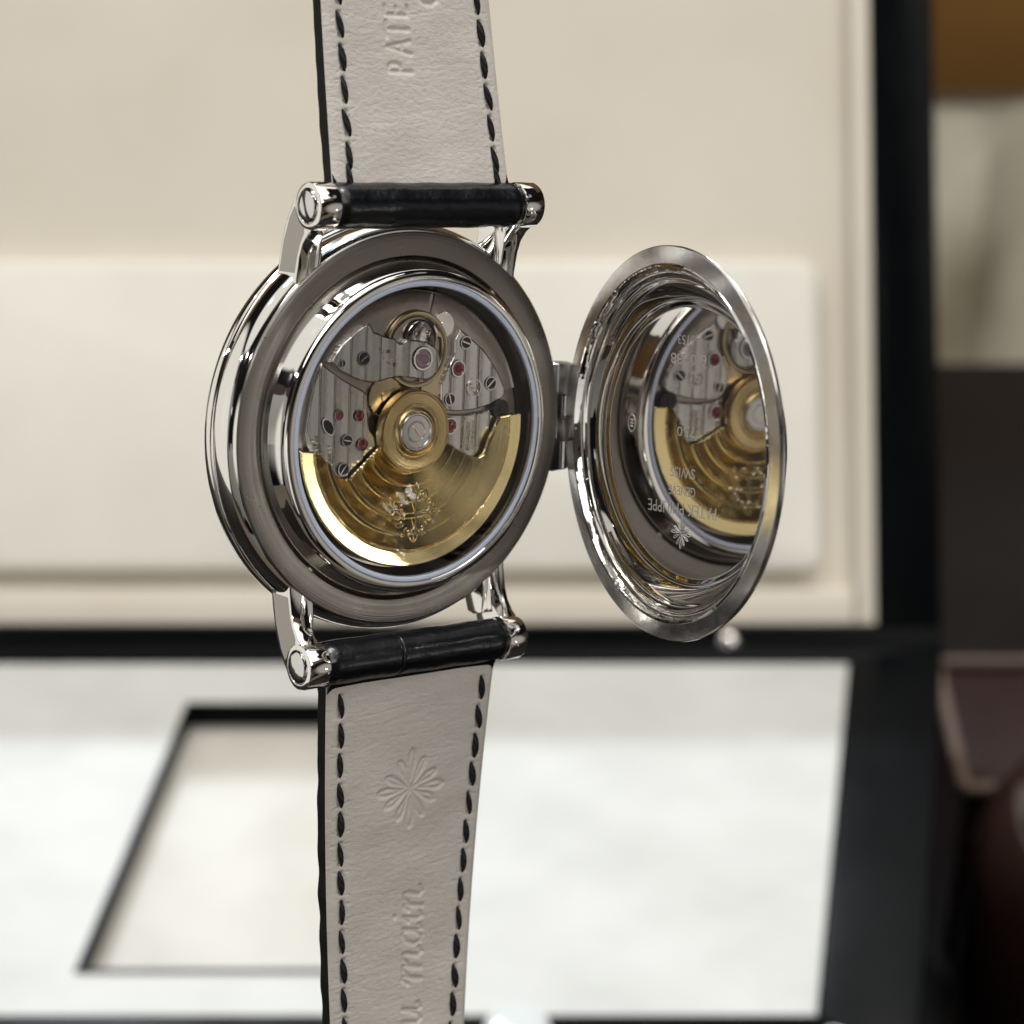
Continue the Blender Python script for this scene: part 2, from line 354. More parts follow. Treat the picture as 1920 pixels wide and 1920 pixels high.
# ================================================================== THE WATCH
RW = np.array([[0.77968345, 0.03625096, 0.62512366], [-0.08190839, -0.98384056, 0.15921295], [0.62079364, -0.17533858, -0.76411494]])
TW = np.array([-9.8396045, -7.65641678, 227.38993524])*MM
Mc = Matrix.Translation((0, 0, CAM_H)) @ Matrix.Rotation(R_(55), 4, 'X')
flip = Matrix(((1, 0, 0, 0), (0, -1, 0, 0), (0, 0, -1, 0), (0, 0, 0, 1)))
ML = Matrix([list(RW[i])+[TW[i]] for i in range(3)]+[[0, 0, 0, 1]])
watch = empty('wristwatch'); MW = Mc @ flip @ ML
loc, rot_, sca = MW.decompose(); watch.rotation_mode = 'QUATERNION'; watch.location = loc; watch.rotation_quaternion = rot_
tag(watch, 'white gold wristwatch on black strap, hinged case back swung open beside its gold rotor', 'wristwatch')

# --- case (lathe profiles r, z; +z points out of the back)
B().lathe([(15.9, -0.9), (16.02, -0.45), (16.06, -0.06), (16.12, 0), (17.1, 0.02), (18.15, 0), (18.28, -0.05), (18.38, -0.22)], 256).build('back_flange', M['brushed'], watch)
B().lathe([(18.38, -0.22), (18.52, -0.32), (18.78, -0.62), (18.98, -1.1), (19.08, -1.7), (19.1, -2.3), (19.06, -2.8), (18.99, -3.0), (18.98, -3.08), (19.1, -3.14), (19.2, -3.3), (19.25, -3.7), (19.1, -4.3), (18.75, -4.8), (18.2, -5.15), (17.4, -5.35), (16.6, -5.4)], 256).build('middle_case', M['polished'], watch)
bz = B().lathe([(15.98, -0.7), (15.9, -0.35), (15.75, 0.05), (15.5, 0.65), (15.28, 1.15), (15.1, 1.6), (15.0, 1.9), (14.9, 2.08), (14.78, 2.18), (14.6, 2.27), (14.35, 2.33), (14.05, 2.34), (13.98, 2.25)], 256).build('crystal_bezel', M['polished'], watch)
B().lathe([(13.98, 2.18), (13.9, 2.30), (13.7, 2.33), (13.5, 2.27), (13.42, 2.1), (13.42, 1.8)], 256).build('crystal_seat_ring', M['gasket'], watch)
cr = B(); cr.lathe([(0.0001, 2.26), (13.44, 2.26)], 128); cr.build('sapphire_crystal', M['glass'], watch)
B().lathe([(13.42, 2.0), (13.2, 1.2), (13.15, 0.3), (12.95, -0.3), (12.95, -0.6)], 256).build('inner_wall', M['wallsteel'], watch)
dl = B().lathe([(0.0001, -5.2), (16.6, -5.3), (16.6, -5.4)], 128).build('dial_crystal', M['darksteel'], watch)
# crown hidden side: small fluted crown at the far side of the hinge is out of sight, so none is built

# --- lugs
lugpoly = [(12.2, -3.7), (14.5, -3.22), (16.0, -2.95), (17.4, -2.6), (18.7, -2.2), (19.9, -1.6), (20.9, -0.95), (21.6, -0.4), (21.2, 0.6), (19.4, 2.4), (18.75, 2.2), (18.2, 1.4), (17.3, 0.65), (16.2, 0.2), (14.2, -0.2), (12.2, -0.35)]
BY, BZ, BR = 20.75, 1.75, 2.12
def lug(sx, sy):
    b = B(); poly = [(y*sy, z) for y, z in lugpoly]
    b.prism(poly, 10.55*sx, 12.42*sx, 0.16, axis='x')
    b.prism([(y*sy, z) for y, z in [(12.2, -3.6), (14.5, -3.2), (17.6, -2.75), (18.7, -2.3), (18.9, -1.2), (18.5, -.1), (16.2, -.05), (14.2, -.3), (12.2, -.4)]], 9.75*sx, 10.7*sx, 0.2, axis='x')
    # barrel that carries the strap bar
    Mx = T4(0, BY*sy, BZ) @ Matrix.Rotation(math.pi/2, 4, 'Y')
    prof = [(0.0001, 10.30), (BR-0.25, 10.30), (BR-0.03, 10.42), (BR, 10.6), (BR, 12.35), (BR-0.08, 12.55), (BR-0.3, 12.66), (1.62, 12.66), (1.55, 12.5)]
    b.lathe([(r, z*sx) for r, z in prof], 64, Mx)
    o = b.build('lug', M['polished'], watch)
    # flat satin cheek let into the outer side of the lug
    s = B(); cx = [(14.7, -2.9), (17.4, -2.3), (19.6, -1.4), (20.6, -0.7), (18.9, 0.9), (18.3, 0.9), (17.3, 0.3), (16.2, -0.1), (14.7, -0.45)]
    s.prism([(y*sy, z) for y, z in cx], 12.415*sx, 12.43*sx, 0, axis='x'); s.build('lug_cheek', M['satin'], o)
    # screw head
    h = B(); pr = [(1.52, 12.2), (1.52, 12.62), (1.45, 12.72), (1.2, 12.84), (0.8, 12.93), (0.4, 12.97), (0.0001, 12.98)]
    h.lathe([(r, z*sx) for r, z in pr], 48, Mx); sc = h.build('bar_screw', M['rhodpol'], o)
    if sy > 0:
        q = B(); q.box((-1.32, -0.13, 12.86), (1.32, 0.13, 13.0)) if sx > 0 else q.box((-1.32, -0.13, -13.0), (1.32, 0.13, -12.86))
        q2 = B(); q2.add(q.V, q.F, Mx @ Matrix.Rotation(R_(70), 4, 'Z')); q2.build('screw_slot', M['darksteel'], o)
for sx in (-1, 1):
    for sy in (1, -1): lug(sx, sy)

# --- movement
mv = B().lathe([(0.0001, -0.05), (12.95, -0.05), (12.95, -0.5)], 160).build('main_plate', M['plate'], watch)
def stripes(x, y, z0=0.0, ang=0.0, p=1.62, a=0.12):
    u = (x*math.cos(ang)+y*math.sin(ang)+40)/p; f = u-np.floor(u); return 0.026*np.exp(-((f-0.5)/0.05)**2)-0.014*np.cos(2*np.pi*f)
UPPER = [(-9.0, 6.74), (-8.6, 7.3), (-7.85, 8.19), (-7.1, 8.8), (-6.28, 9.34), (-5.56, 9.8), (-4.83, 10.07), (-4.45, 9.6), (-4.36, 9.3), (-3.15, 8.86), (-1.94, 8.57), (-1.32, 8.1), (-0.9, 8.2), (-0.57, 8.45), (0.5, 8.33), (1.73, 8.16), (2.83, 7.52), (3.3, 6.9), (3.4, 6.2), (3.07, 5.39), (2.5, 4.8), (1.86, 4.58), (0.6, 4.75), (-0.29, 4.91), (-1.3, 5.0), (-2.27, 4.96), (-3.4, 4.7), (-4.5, 4.64), (-5.4, 4.8), (-6.29, 5.1), (-7.78, 5.77)]
LEFT = [(-9.92, 6.7), (-9.03, 6.05), (-7.4, 5.0), (-5.31, 3.95), (-4.75, 3.6), (-4.7, 1.9), (-4.4, 0.3), (-3.2, -1.1), (-2.98, -3.23), (-5.94, -4.6), (-8.91, -4.2), (-10.9, -2.2), (-11.5, 0.3), (-11.1, 2.79), (-10.6, 5.0)]
RIGHT = [(5.57, 9.15), (6.5, 8.6), (7.36, 7.96), (8.5, 7.1), (9.35, 6.11), (10.2, 5.1), (10.73, 4.14), (11.3, 3.0), (10.81, 2.35), (9.6, 1.9), (8.43, 1.62), (7.2, 1.45), (6.05, 1.42), (5.0, 1.45), (4.15, 1.7), (3.6, 2.62), (3.59, 4.12), (3.95, 4.9), (4.31, 5.58), (4.9, 6.6), (5.04, 6.93), (5.0, 8.2)]
LOWR = [(3.88, 1.5), (5.0, 1.15), (6.89, 1.05), (8.8, 1.2), (10.89, 1.7), (11.4, -0.5), (10.47, -3.67), (6.28, -4.0), (3.87, -2.5)]
ub = plate('bridge', UPPER, 0.55, 0.048, 0.55, stripes, M['rhodium'], watch)
lb = plate('bridge', LEFT, 0.45, 0.05, 0.45, stripes, M['rhodium'], watch)
rbg = plate('bridge', RIGHT, 0.55, 0.048, 0.55, stripes, M['rhodium'], watch)
lr = plate('bridge', LOWR, 0.45, 0.05, 0.45, stripes, M['rhodium'], watch)
# plate parting and flange segments around the top of the movement
sg = B(); sg.lathe([(10.9, 0.02), (12.6, 0.10), (12.9, 0.3)], 60, a0=R_(15), a1=R_(77)); sg.lathe([(10.9, 0.02), (12.6, 0.10), (12.9, 0.3)], 60, a0=R_(79.5), a1=R_(150))
sg.build('movement_rim', M['plate'], watch)
# balance wheel
bal = B()
MB = T4(0.75, 7.45, 0.12)
bal.lathe([(3.0, 0.0), (3.0, 0.22), (3.1, 0.28), (3.5, 0.28), (3.6, 0.2), (3.6, 0.0), (3.0, 0.0)], 96, MB)
bal.box((-3.1, -0.16, 0.05), (3.1, 0.16, 0.2), 0, MB @ Matrix.Rotation(0.5, 4, 'Z'))
sp = [(0.25+0.028*i*math.cos(i*0.35)*0.9, 0.25+0.028*i*math.sin(i*0.35)*0.9, 0.28) for i in range(80)]
bal.tube(sp, 0.035, 5, MB); bw = bal.build('balance_wheel', M['brass'], watch)
ck = B(); ck.lathe([(0.0001, 0.42), (1.55, 0.42), (1.7, 0.34), (1.75, 0.1)], 64, T4(1.25, 8.45, 0)); ck.build('balance_cock', M['rhodpol'], watch)
for x, y in ((0.55, 8.96), (2.08, 8.9)):
    B().lathe([(0.32, 0.40), (0.32, 0.52), (0.2, 0.56), (0.12, 0.45), (0.0001, 0.44)], 24, T4(x, y, 0)).build('stud', M['rhodpol'], ck and watch)
# gear wheels seen in the gap above the hub
def gear(x, y, z, r, n, m):
    b = B(); pl = []
    for i in range(n*4):
        a = 2*math.pi*i/(n*4); rr = r if i % 4 in (0, 1) else r*0.93; pl.append((x+rr*math.cos(a), y+rr*math.sin(a)))
    b.prism(pl, z, z+0.18); b.lathe([(r*0.25, 0.3), (r*0.25, 0.0)], 32, T4(x, y, z), cap0=True)
    return b.build('wheel', m, watch)
gear(-2.6, 3.2, 0.1, 1.9, 36, M['brass']); gear(2.9, 4.6, 0.05, 1.7, 34, M['brass'])
gear(3.9, 9.6, 0.05, 1.2, 26, M['rhodpol']); gear(10.6, 1.4, 0.62, 0.95, 20, M['darksteel'])
ring = lambda r: [(r*1.35, 0.02), (r*1.28, 0.10), (r*1.08, 0.10), (r, 0.02)]
def jewel(x, y, z, r, m, par=None):
    b = B().lathe(ring(r), 36, T4(x, y, z)); o = b.build('jewel_setting', M['rhodpol'], watch)
    B().lathe([(r*1.02, 0.02), (r*0.9, 0.09), (r*0.5, 0.10), (r*0.28, 0.03), (0.0001, 0.03)], 36, T4(x, y, z)).build('jewel', m, o)
jewel(1.25, 6.6, 0.62, 0.85, M['palejewel']); jewel(5.41, 5.48, 0.62, 0.62, M['ruby']); jewel(-7.96, 1.85, 0.52, 0.42, M['ruby'])
jewel(-5.67, 1.66, 0.52, 0.42, M['ruby']); jewel(-5.29, -1.0, 0.52, 0.46, M['ruby']); jewel(4.76, 0.11, 0.52, 0.62, M['ruby'])
def screw(x, y, z, r, a):
    b = B().lathe([(r*1.25, 0.02), (r*1.2, 0.08), (r*1.05, 0.08), (r, 0.0), (r*0.97, 0.0)], 32, T4(x, y, z)); b.build('screw_sink', M['rhodpol'], watch)
    h = B().lathe([(r*0.97, -0.02), (r*0.9, 0.05), (0.0001, 0.07)], 32, T4(x, y, z)); hh = h.build('screw', M['darksteel'], watch)
    s = B().box((-r*0.9, -r*0.12, 0.06), (r*0.9, r*0.12, 0.085), 0, T4(x, y, z) @ Matrix.Rotation(a, 4, 'Z')); s.build('screw_slot', M['rhodpol'], hh)
for i, (x, y, r) in enumerate(((-5.39, 6.89, .55), (-7.8, 6.57, .3), (6.25, 7.89, .52), (9.37, 3.91, .55), (4.58, 2.64, .5), (-7.01, -0.52, .48), (-7.37, -3.13, .5))): screw(x, y, 0.6, r, 0.6+i*1.1)
# oval opening in the left bridge
ov = B(); ov.lathe([(1.0, 0.02), (0.94, 0.09), (0.80, 0.09), (0.74, -0.02), (0.0001, -0.02)], 40, T4(-9.1, 0.85, 0.5) @ Matrix.Rotation(R_(-55), 4, 'Z') @ Matrix.Diagonal((1, 0.55, 1, 1))); ov.build('sight_hole', M['rhodpol'], watch)
ov = B(); ov.lathe([(0.72, 0.0), (0.0001, 0.0)], 40, T4(-9.1, 0.85, 0.515) @ Matrix.Rotation(R_(-55), 4, 'Z') @ Matrix.Diagonal((1, 0.55, 1, 1))); ov.build('sight_hole', M['darksteel'], watch)
# tiny gilt engraving on the bridges (rows of short marks)
def marks(name, rows, m, z, seed):
    r = random.Random(seed); b = B()
    for (x0, y0, x1, y1, n) in rows:
        for i in range(n):
            t = i/(n-1); x = x0+(x1-x0)*t; y = y0+(y1-y0)*t
            k = r.choice((0, 1, 2))
            h = 0.17
            if k == 0: b.tube([(x-h, y-.05, z), (x+h, y-.05, z)], 0.05, 5); b.tube([(x-h, y+.08, z), (x+.02, y+.08, z)], 0.045, 5)
            elif k == 1: b.tube([(x+h*math.cos(a), y+.12*math.sin(a), z) for a in np.linspace(0.5, 5.5, 9)], 0.045, 5)
            else: b.tube([(x-h, y-.1, z), (x+h, y, z), (x-h, y+.1, z)], 0.045, 5)
    return b.build(name, m, watch)
marks('engraving', [(6.35, 0.75, 6.3, -1.9, 8), (7.05, 0.2, 7.05, -2.2, 8), (7.6, 0.3, 7.6, -2.3, 8)], M['embgold'], 0.56, 1)
marks('engraving', [(-10.35, 0.0, -9.9, -1.3, 5), (-8.9, -1.0, -8.55, -3.0, 6), (-10.7, -0.3, -10.2, -1.5, 4)], M['embgold'], 0.56, 2)
marks('engraving', [(-3.7, 7.7, -2.6, 6.4, 4), (-2.6, 7.4, -1.9, 6.2, 3), (7.1, 3.9, 7.5, 3.1, 3)], M['embgold'], 0.66, 3)
# small emblem seal on the right bridge
b = B(); b.lathe([(0.85, 0.0), (0.85, 0.07), (0.75, 0.07), (0.72, 0.0)], 32, T4(7.38, 3.6, 0.6)); b.build('seal', M['rhodpol'], watch)

# --- rotor
RO = [(math.cos(R_(a))*12.72, math.sin(R_(a))*12.72) for a in np.linspace(184.5, 364.5, 150)]
RO += [(11.6, 0.98), (10.3, 0.75), (10.05, 0.45), (9.6, -0.35), (9.1, -1.1), (8.82, -1.7), (8.65, -2.3), (8.35, -2.75), (7.92, -2.97), (7.4, -2.95), (6.79, -2.79), (5.34, -2.06), (4.3, -1.45), (3.57, -1.1)]
RO += [(math.cos(R_(a))*3.75, math.sin(R_(a))*3.75) for a in np.linspace(-14, -166, 26)][1:-1]
RO += [(-3.74, -1.35), (-4.6, -2.05), (-5.5, -2.8), (-6.5, -3.62), (-6.85, -3.9), (-7.4, -4.02), (-8.0, -3.8), (-8.6, -3.45), (-8.88, -3.1), (-9.15, -2.6), (-9.5, -2.16), (-10.2, -1.65), (-10.97, -1.21), (-11.8, -1.05)]
def rotor_h(x, y):
    r = np.hypot(x, y); h = np.zeros_like(r)
    w = (r-3.7)/1.52; f = w-np.floor(w); wave = 0.20*(f**1.0)-0.10            # ramps that drop sharply: circular stripes
    wave = 1.9*np.where(f > 0.88, 0.10-(f-0.88)/0.12*0.2, 0.22727*f-0.10)
    h = np.where(r < 11.2, wave, 0.16)
    h = np.where((r >= 11.2) & (r < 11.3), (r-11.2)*2.6-0.1, h)
    return h
rot = plate('rotor', RO, 1.2, 0.06, 0.35, rotor_h, M['gold'], watch, 0.10)
hub = B().lathe([(1.8, 1.60), (1.86, 1.74), (2.0, 1.76), (2.14, 1.70), (2.3, 1.58), (2.42, 1.57), (2.5, 1.66), (2.62, 1.68), (2.68, 1.62), (3.55, 1.58), (3.62, 1.66), (3.74, 1.66), (3.84, 1.54), (3.88, 1.2), (3.88, 0.7)], 128).build('hub', M['hubgold'], rot)
B().lathe([(1.8, 1.55), (1.8, 1.70), (1.72, 1.76), (1.58, 1.76), (1.5, 1.70), (1.05, 1.70), (1.0, 1.76), (0.92, 1.76), (0.86, 1.71), (0.0001, 1.71)], 96).build('hub_screw', M['hubsteel'], rot)
B().box((-0.62, -0.045, 1.70), (0.62, 0.045, 1.78), 0, Matrix.Rotation(R_(-52), 4, 'Z')).build('screw_slot', M['goldpol'], rot)
cx = B()
def em_tube(pts, rad, a, z=1.36):
    ca, sa = math.cos(a), math.sin(a); P3 = []
    for (x, y) in pts: P3.append((0.42+2.8*(x*ca-y*sa), -7.65+2.8*(x*sa+y*ca), z))
    cx.tube(P3, rad, 8)
for k in range(4):
    a = k*math.pi/2
    em_tube([(0, -.02), (0, .3), (0, .62)], 0.085, a)
    em_tube([(0, .6), (-.075, .72), (-.08, .86), (0, 1.0), (.08, .86), (.075, .72), (0, .6)], 0.07, a)
    for s_ in (-1, 1):
        em_tube([(0.02*s_, .42), (.10*s_, .56)]+[(s_*(.30-.15*math.cos(t)), .62+.14*math.sin(t)) for t in np.linspace(-.4, 4.6, 12)], 0.07, a)
        cx.ball((0.42+2.8*(.29*s_*math.cos(a)-.60*math.sin(a)), -7.65+2.8*(.29*s_*math.sin(a)+.60*math.cos(a)), 1.36), 0.15, (1, 1, .8), n=6)
cx.build('cross_emblem', M['embgold'], rot)

# --- hinge and lid
HXm, HZm, HA = 19.74, -1.78, 1.402
MLid = Matrix(((math.cos(HA), 0, math.sin(HA), HXm), (0, 1, 0, 0), (-math.sin(HA), 0, math.cos(HA), HZm), (0, 0, 0, 1))) @ T4(-HXm, 0, 0)
knuckles = [(-5.3, -2.35), (-2.25, -0.15), (-0.05, 2.15), (2.25, 5.2)]
for i, (a, b_) in enumerate(knuckles):
    k = B(); Mk = T4(HXm, 0, HZm) @ Matrix.Rotation(-math.pi/2, 4, 'X')
    k.lathe([(0.0001, a), (1.08, a), (1.22, a+.1), (1.22, b_-.1), (1.08, b_), (0.0001, b_)], 32, Mk)
    if i % 2 == 0: k.prism([(18.1, HZm-1.0), (HXm, HZm-1.0), (HXm, HZm+1.0), (18.1, HZm+1.5)], a, b_, 0.05, axis='y')
    k.build('hinge_knuckle', M['hinge'], watch)
def lidmap(V): return [tuple(MLid @ Vector(v)) for v in V]
def lid_tilt(V):
    out = []
    for u, y, w_ in V:
        r = math.hypot(u, y); t = min(1, max(0, (15.5-r)/2.4)); t = t*t*(3-2*t); out.append((u, y, w_+(-0.085*u+0.006*y)*t))
    return out
def lathe_lid(prof, name, m, par, n=256, tilt=True, ang=32):
    b = B().lathe(prof, n); V = lid_tilt(b.V) if tilt else b.V; c = B(); c.V = lidmap(V); c.F = b.F; return c.build(name, m, par, ang=ang)
lid = lathe_lid([(16.45, 0.0), (16.5, -0.04), (18.0, 0.0), (18.08, 0.06), (18.1, 0.3), (18.05, 0.38), (17.95, 0.42), (18.0, 0.5), (17.9, 0.7), (17.2, 1.2), (15.6, 2.2), (13, 3.2), (9, 3.5), (5, 3.6), (0.0001, 3.65)], 'hinged_lid', M['lidrim'], watch)
lathe_lid([(16.45, 0.0), (16.42, -0.14), (16.3, -0.22), (16.15, -0.16), (16.05, 0.1), (15.95, 0.45), (15.8, 0.52), (15.6, 0.50), (15.5, 0.6), (15.42, 0.9)], 'lid_step', M['lidstep'], lid)
lathe_lid([(15.42, 0.9), (15.25, 1.05), (14.95, 1.12), (14.8, 1.06), (14.65, 1.10), (14.4, 1.5), (14.0, 2.05), (13.6, 2.42), (13.25, 2.62), (13.1, 2.60), (12.95, 2.66), (12.7, 2.80), (12.55, 2.845), (12.45, 2.85), (12.35, 2.85), (8, 2.85), (4, 2.85), (0.0001, 2.85)], 'lid_inner_mirror', M['lidin'], lid, ang=60)
# lid leaf of the hinge
lf = B()
for a, b_ in (knuckles[1], knuckles[3]): lf.prism([(16.9, 0.1), (HXm, -1.0), (HXm+0.8, 0.2), (HXm, 1.0), (17.2, 0.9)], a, b_, 0.05, axis='y')
c = B(); c.V = lidmap([tuple(v) for v in lf.V]); c.F = lf.F; c.build('hinge_leaf', M['hinge'], lid)
# engraved lines
def text_on_lid(s, u0, y0, cap, width=None, rot=-0.065, par=lid, name='engraved_text', thin=0.0):
    cu = bpy.data.curves.new('t', 'FONT'); cu.body = s; cu.size = 1; cu.align_x = 'CENTER'; cu.align_y = 'CENTER'; cu.resolution_u = 3; cu.extrude = 0.0; cu.offset = thin
    o = bpy.data.objects.new('t', cu); COL.objects.link(o); bpy.context.view_layer.update()
    me = bpy.data.meshes.new_from_object(o.evaluated_get(bpy.context.evaluated_depsgraph_get())); bpy.data.objects.remove(o)
    V = np.array([v.co[:] for v in me.vertices]); F = [tuple(p.vertices) for p in me.polygons]
    V = V-(V.max(0)+V.min(0))/2; k = cap/(V[:, 1].max()-V[:, 1].min()); kx = (width/(V[:, 0].max()-V[:, 0].min())) if width else k
    out = []
    for x, y, _ in V:
        x *= kx; y *= k; du, dy = x, -y; du, dy = du*math.cos(rot)-dy*math.sin(rot), du*math.sin(rot)+dy*math.cos(rot)
        u, yy = u0+du, y0+dy; out.append((u, yy, 2.85-0.085*u+0.006*yy-0.014))
    b = B(); b.V = lidmap(out); b.F = F; return b.build(name, M['etch'], par)
m = M['etch'] = mat('frosted engraving', (0.68, 0.66, 0.63), 0.55, 0.4)
text_on_lid('PATEK PHILIPPE', 0.95, -6.35, 1.1, 10.2)
text_on_lid('GENEVE', 1.05, -4.65, 0.9, 4.0); text_on_lid('SWISS', 1.1, -2.95, 0.95, 3.7)
text_on_lid('750', 0.9, 0.9, 0.9, 2.7); text_on_lid('6 0288', 1.1, 7.6, 1.0, 5.3); text_on_lid('5153', 1.6, 9.35, 0.85, 2.4)
WL = lambda u, y: 2.85-0.085*u+0.006*y-0.02
em = B()
for st in cross_strokes():
    em.tube([(u, y, WL(u, y)) for u, y in [(.82+x*1.45, -8.6+y_*1.45) for x, y_ in st]], 0.045, 4)
c = B(); c.V = lidmap([tuple(v) for v in em.V]); c.F = em.F; c.build('engraved_cross', M['etch'], lid)
hm = B(); hm.tube([(9.18+.6*math.cos(a), .6+.8*math.sin(a), WL(9.18, .6)) for a in np.linspace(0, 2*math.pi, 25)], 0.06, 5)
for q_ in (([(8.9, .3), (9.45, .3)]), ([(8.9, .6), (9.45, .6)]), ([(8.9, .9), (9.45, .9)]), ([(9.18, .2), (9.18, 1.0)])): hm.tube([(u, y, WL(u, y)) for u, y in q_], 0.06, 4)
c = B(); c.V = lidmap([tuple(v) for v in hm.V]); c.F = hm.F; c.build('hallmark', M['etch'], lid)

# --- strap
LET = {  # strokes in (reading direction a, up b), cap height 1
 'P': [[(0, 0), (0, 1)], [(0, 1), (.3, 1), (.45, .88), (.45, .62), (.3, .5), (0, .5)]],
 'A': [[(0, 0), (.31, 1), (.62, 0)], [(.13, .36), (.49, .36)]],
 'T': [[(.3, 0), (.3, 1)], [(0, 1), (.6, 1)]],
 'E': [[(.42, 0), (0, 0), (0, 1), (.42, 1)], [(0, .52), (.34, .52)]],
 'K': [[(0, 0), (0, 1)], [(.48, 1), (0, .42)], [(.14, .58), (.5, 0)]],
 'G': [[(.62, .8), (.42, 1), (.18, .95), (.02, .7), (.02, .3), (.18, .05), (.42, 0), (.62, .15), (.62, .45), (.4, .45)]],
 'm': [[(-.12, .7), (0, .95), (.1, .95), (.05, .5), (0, 0)], [(.07, .6), (.25, .9), (.4, .95), (.42, .75), (.33, 0)], [(.4, .6), (.6, .92), (.75, .95), (.78, .72), (.7, .15), (.8, 0), (.95, .12)]],
 'a': [[(.62, .85), (.4, .98), (.14, .8), (.02, .4), (.1, .05), (.3, .02), (.52, .3), (.64, .95)], [(.62, .9), (.55, .2), (.62, 0), (.78, .12)]],
 'i': [[(-.1, .7), (.08, .95), (.02, .2), (.12, 0), (.28, .12)], [(.16, 1.42), (.17, 1.44)]],
 'n': [[(-.12, .7), (.02, .95), (.08, .9), (0, 0)], [(.05, .6), (.25, .92), (.42, .95), (.46, .75), (.38, .15), (.48, 0), (.66, .14)]],
 'u': [[(-.1, .75), (.06, .95), (.0, .2), (.12, 0), (.3, .12), (.48, .6), (.54, .95)], [(.54, .95), (.46, .2), (.56, 0), (.74, .14)]],
}
def place(ch, y0, xbase, cap, wid=1.0, ital=0.0):   # reads up the strap (+y), letter tops towards -x
    return [[(xbase-b*cap, y0+(a*wid+b*ital)*cap) for a, b in st] for st in LET[ch]]
def cross_at(x0, y0, r): return [[(x0+x*r, y0+y*r) for x, y in st] for st in cross_strokes()]
def interp(st, y):
    st = sorted(st); Y = [s[0] for s in st]; return np.interp(y, Y, [s[1] for s in st]), np.interp(y, Y, [s[2] for s in st])
def smooth_st(st):
    st = sorted(st); Y = np.array([s[0] for s in st]); out = []
    yy = np.linspace(Y[0], Y[-1], 60)
    cz = np.polyfit(Y, [s[1] for s in st], 3); ch = np.polyfit(Y, [s[2] for s in st], 3)
    return [(a, np.polyval(cz, a), np.polyval(ch, a)) for a in yy]
def strap(st, strokes, stitchL, stitchR, sy):
    S = smooth_st(st); y0, y1 = S[0][0], S[-1][0]
    NY = int(abs(y1-y0)/0.075); NX = 260
    Y1 = np.linspace(y0, y1, NY); zc, hw = interp(S, Y1)
    t = np.linspace(-1, 1, NX); X = t[None, :]*(hw[:, None]-0.03); Yg = np.repeat(Y1[:, None], NX, 1)
    H = np.zeros_like(X)
    def press(pts, depth, wd, lip=0.25):
        for (ax, ay), (bx, by) in zip(pts[:-1], pts[1:]):
            j0, j1 = np.searchsorted(Y1, [min(ay, by)-4*wd, max(ay, by)+4*wd])
            if j1 <= j0: continue
            xs = X[j0:j1]; ys = Yg[j0:j1]; dx, dy = bx-ax, by-ay; L2 = dx*dx+dy*dy+1e-9
            tt = np.clip(((xs-ax)*dx+(ys-ay)*dy)/L2, 0, 1); d = np.hypot(xs-ax-tt*dx, ys-ay-tt*dy)/wd
            H[j0:j1] = np.minimum(H[j0:j1], -depth*np.exp(-d**2.4))
    for s_ in strokes: press(s_[0], s_[1], s_[2])
    r = random.Random(3)
    for pts in (stitchL, stitchR):
        for (x, y) in pts:
            press([(x, y-.55), (x, y+.55)], 0.15, 0.38)
            for yy in (y-.95, y+.95):
                press([(x, yy), (x, yy+.02)], 0.30, 0.24)
                for k in range(3):          # little creases pulled out from each needle hole
                    a = r.uniform(-.8, .8)+(0 if r.random() < .5 else math.pi); l = r.uniform(.5, 1.1)
                    press([(x, yy), (x+l*math.cos(a), yy+l*math.sin(a)*.7)], 0.038, 0.11)
    # creases that run across the strap
    for k in range(int(abs(y1-y0)*1.1)):
        yc = r.uniform(y0, y1); xc = r.uniform(-7, 7); l = r.uniform(1.5, 5); sl = r.uniform(-.12, .2)
        pts = [(xc-l+2*l*i/8, yc+sl*(-l+2*l*i/8)+r.uniform(-.12, .12)) for i in range(9)]
        Hs = H.copy(); press(pts, r.uniform(.006, .017), 0.13)
    edge = 1-np.abs(t); H += -0.25*np.exp(-(edge*9/0.35)**1.5)[None, :]*1.0
    puff = 0.10*np.cos(t*math.pi/2)[None, :]; Z = zc[:, None]+H+puff
    V = np.stack([X, Yg, Z], 2).reshape(-1, 3); i, j = np.meshgrid(np.arange(NY-1), np.arange(NX-1), indexing='ij'); a = (i*NX+j).ravel()
    F = np.stack([a, a+1, a+NX+1, a+NX], 1)
    # body: black outer leather and edges
    bd = B(); n = 90; prof = [(-1, -0.3), (-1.0, -1.7), (-.96, -2.15), (-.5, -2.6), (0, -2.75), (.5, -2.6), (.90, -2.15), (.93, -1.7), (.94, -0.5)]
    Yb = np.linspace(y0, y1, n); zb, hb = interp(S, Yb); V2 = []; F2 = []
    for k in range(n):
        wob = mnoise.noise(Vector((Yb[k]*0.45, 3.1*sy, 0)))*0.16
        for (u, w_) in prof: V2.append((u*hb[k]+(wob*abs(u)*(1 if u > 0 else -1) if w_ < -1 else 0), Yb[k], zb[k]+w_*0.86))
    q = len(prof)
    for k in range(n-1):
        for j in range(q-1): F2.append((k*q+j, k*q+j+1, (k+1)*q+j+1, (k+1)*q+j))
        F2.append((k*q+q-1, k*q, (k+1)*q, (k+1)*q+q-1))
    F2.append(tuple(range(q))); F2.append(tuple((n-1)*q+j for j in range(q)))
    body = mk('strap', V2, F2, M['edge'], watch)
    mk('strap_lining', V, [tuple(f) for f in F.tolist()], M['lining'], body, ang=80)
    # loop round the bar
    lp = B(); Mx = T4(0, BY*sy, BZ) @ Matrix.Rotation(math.pi/2, 4, 'Y'); hwb = 10.25
    pr = [(1.3, -hwb)]
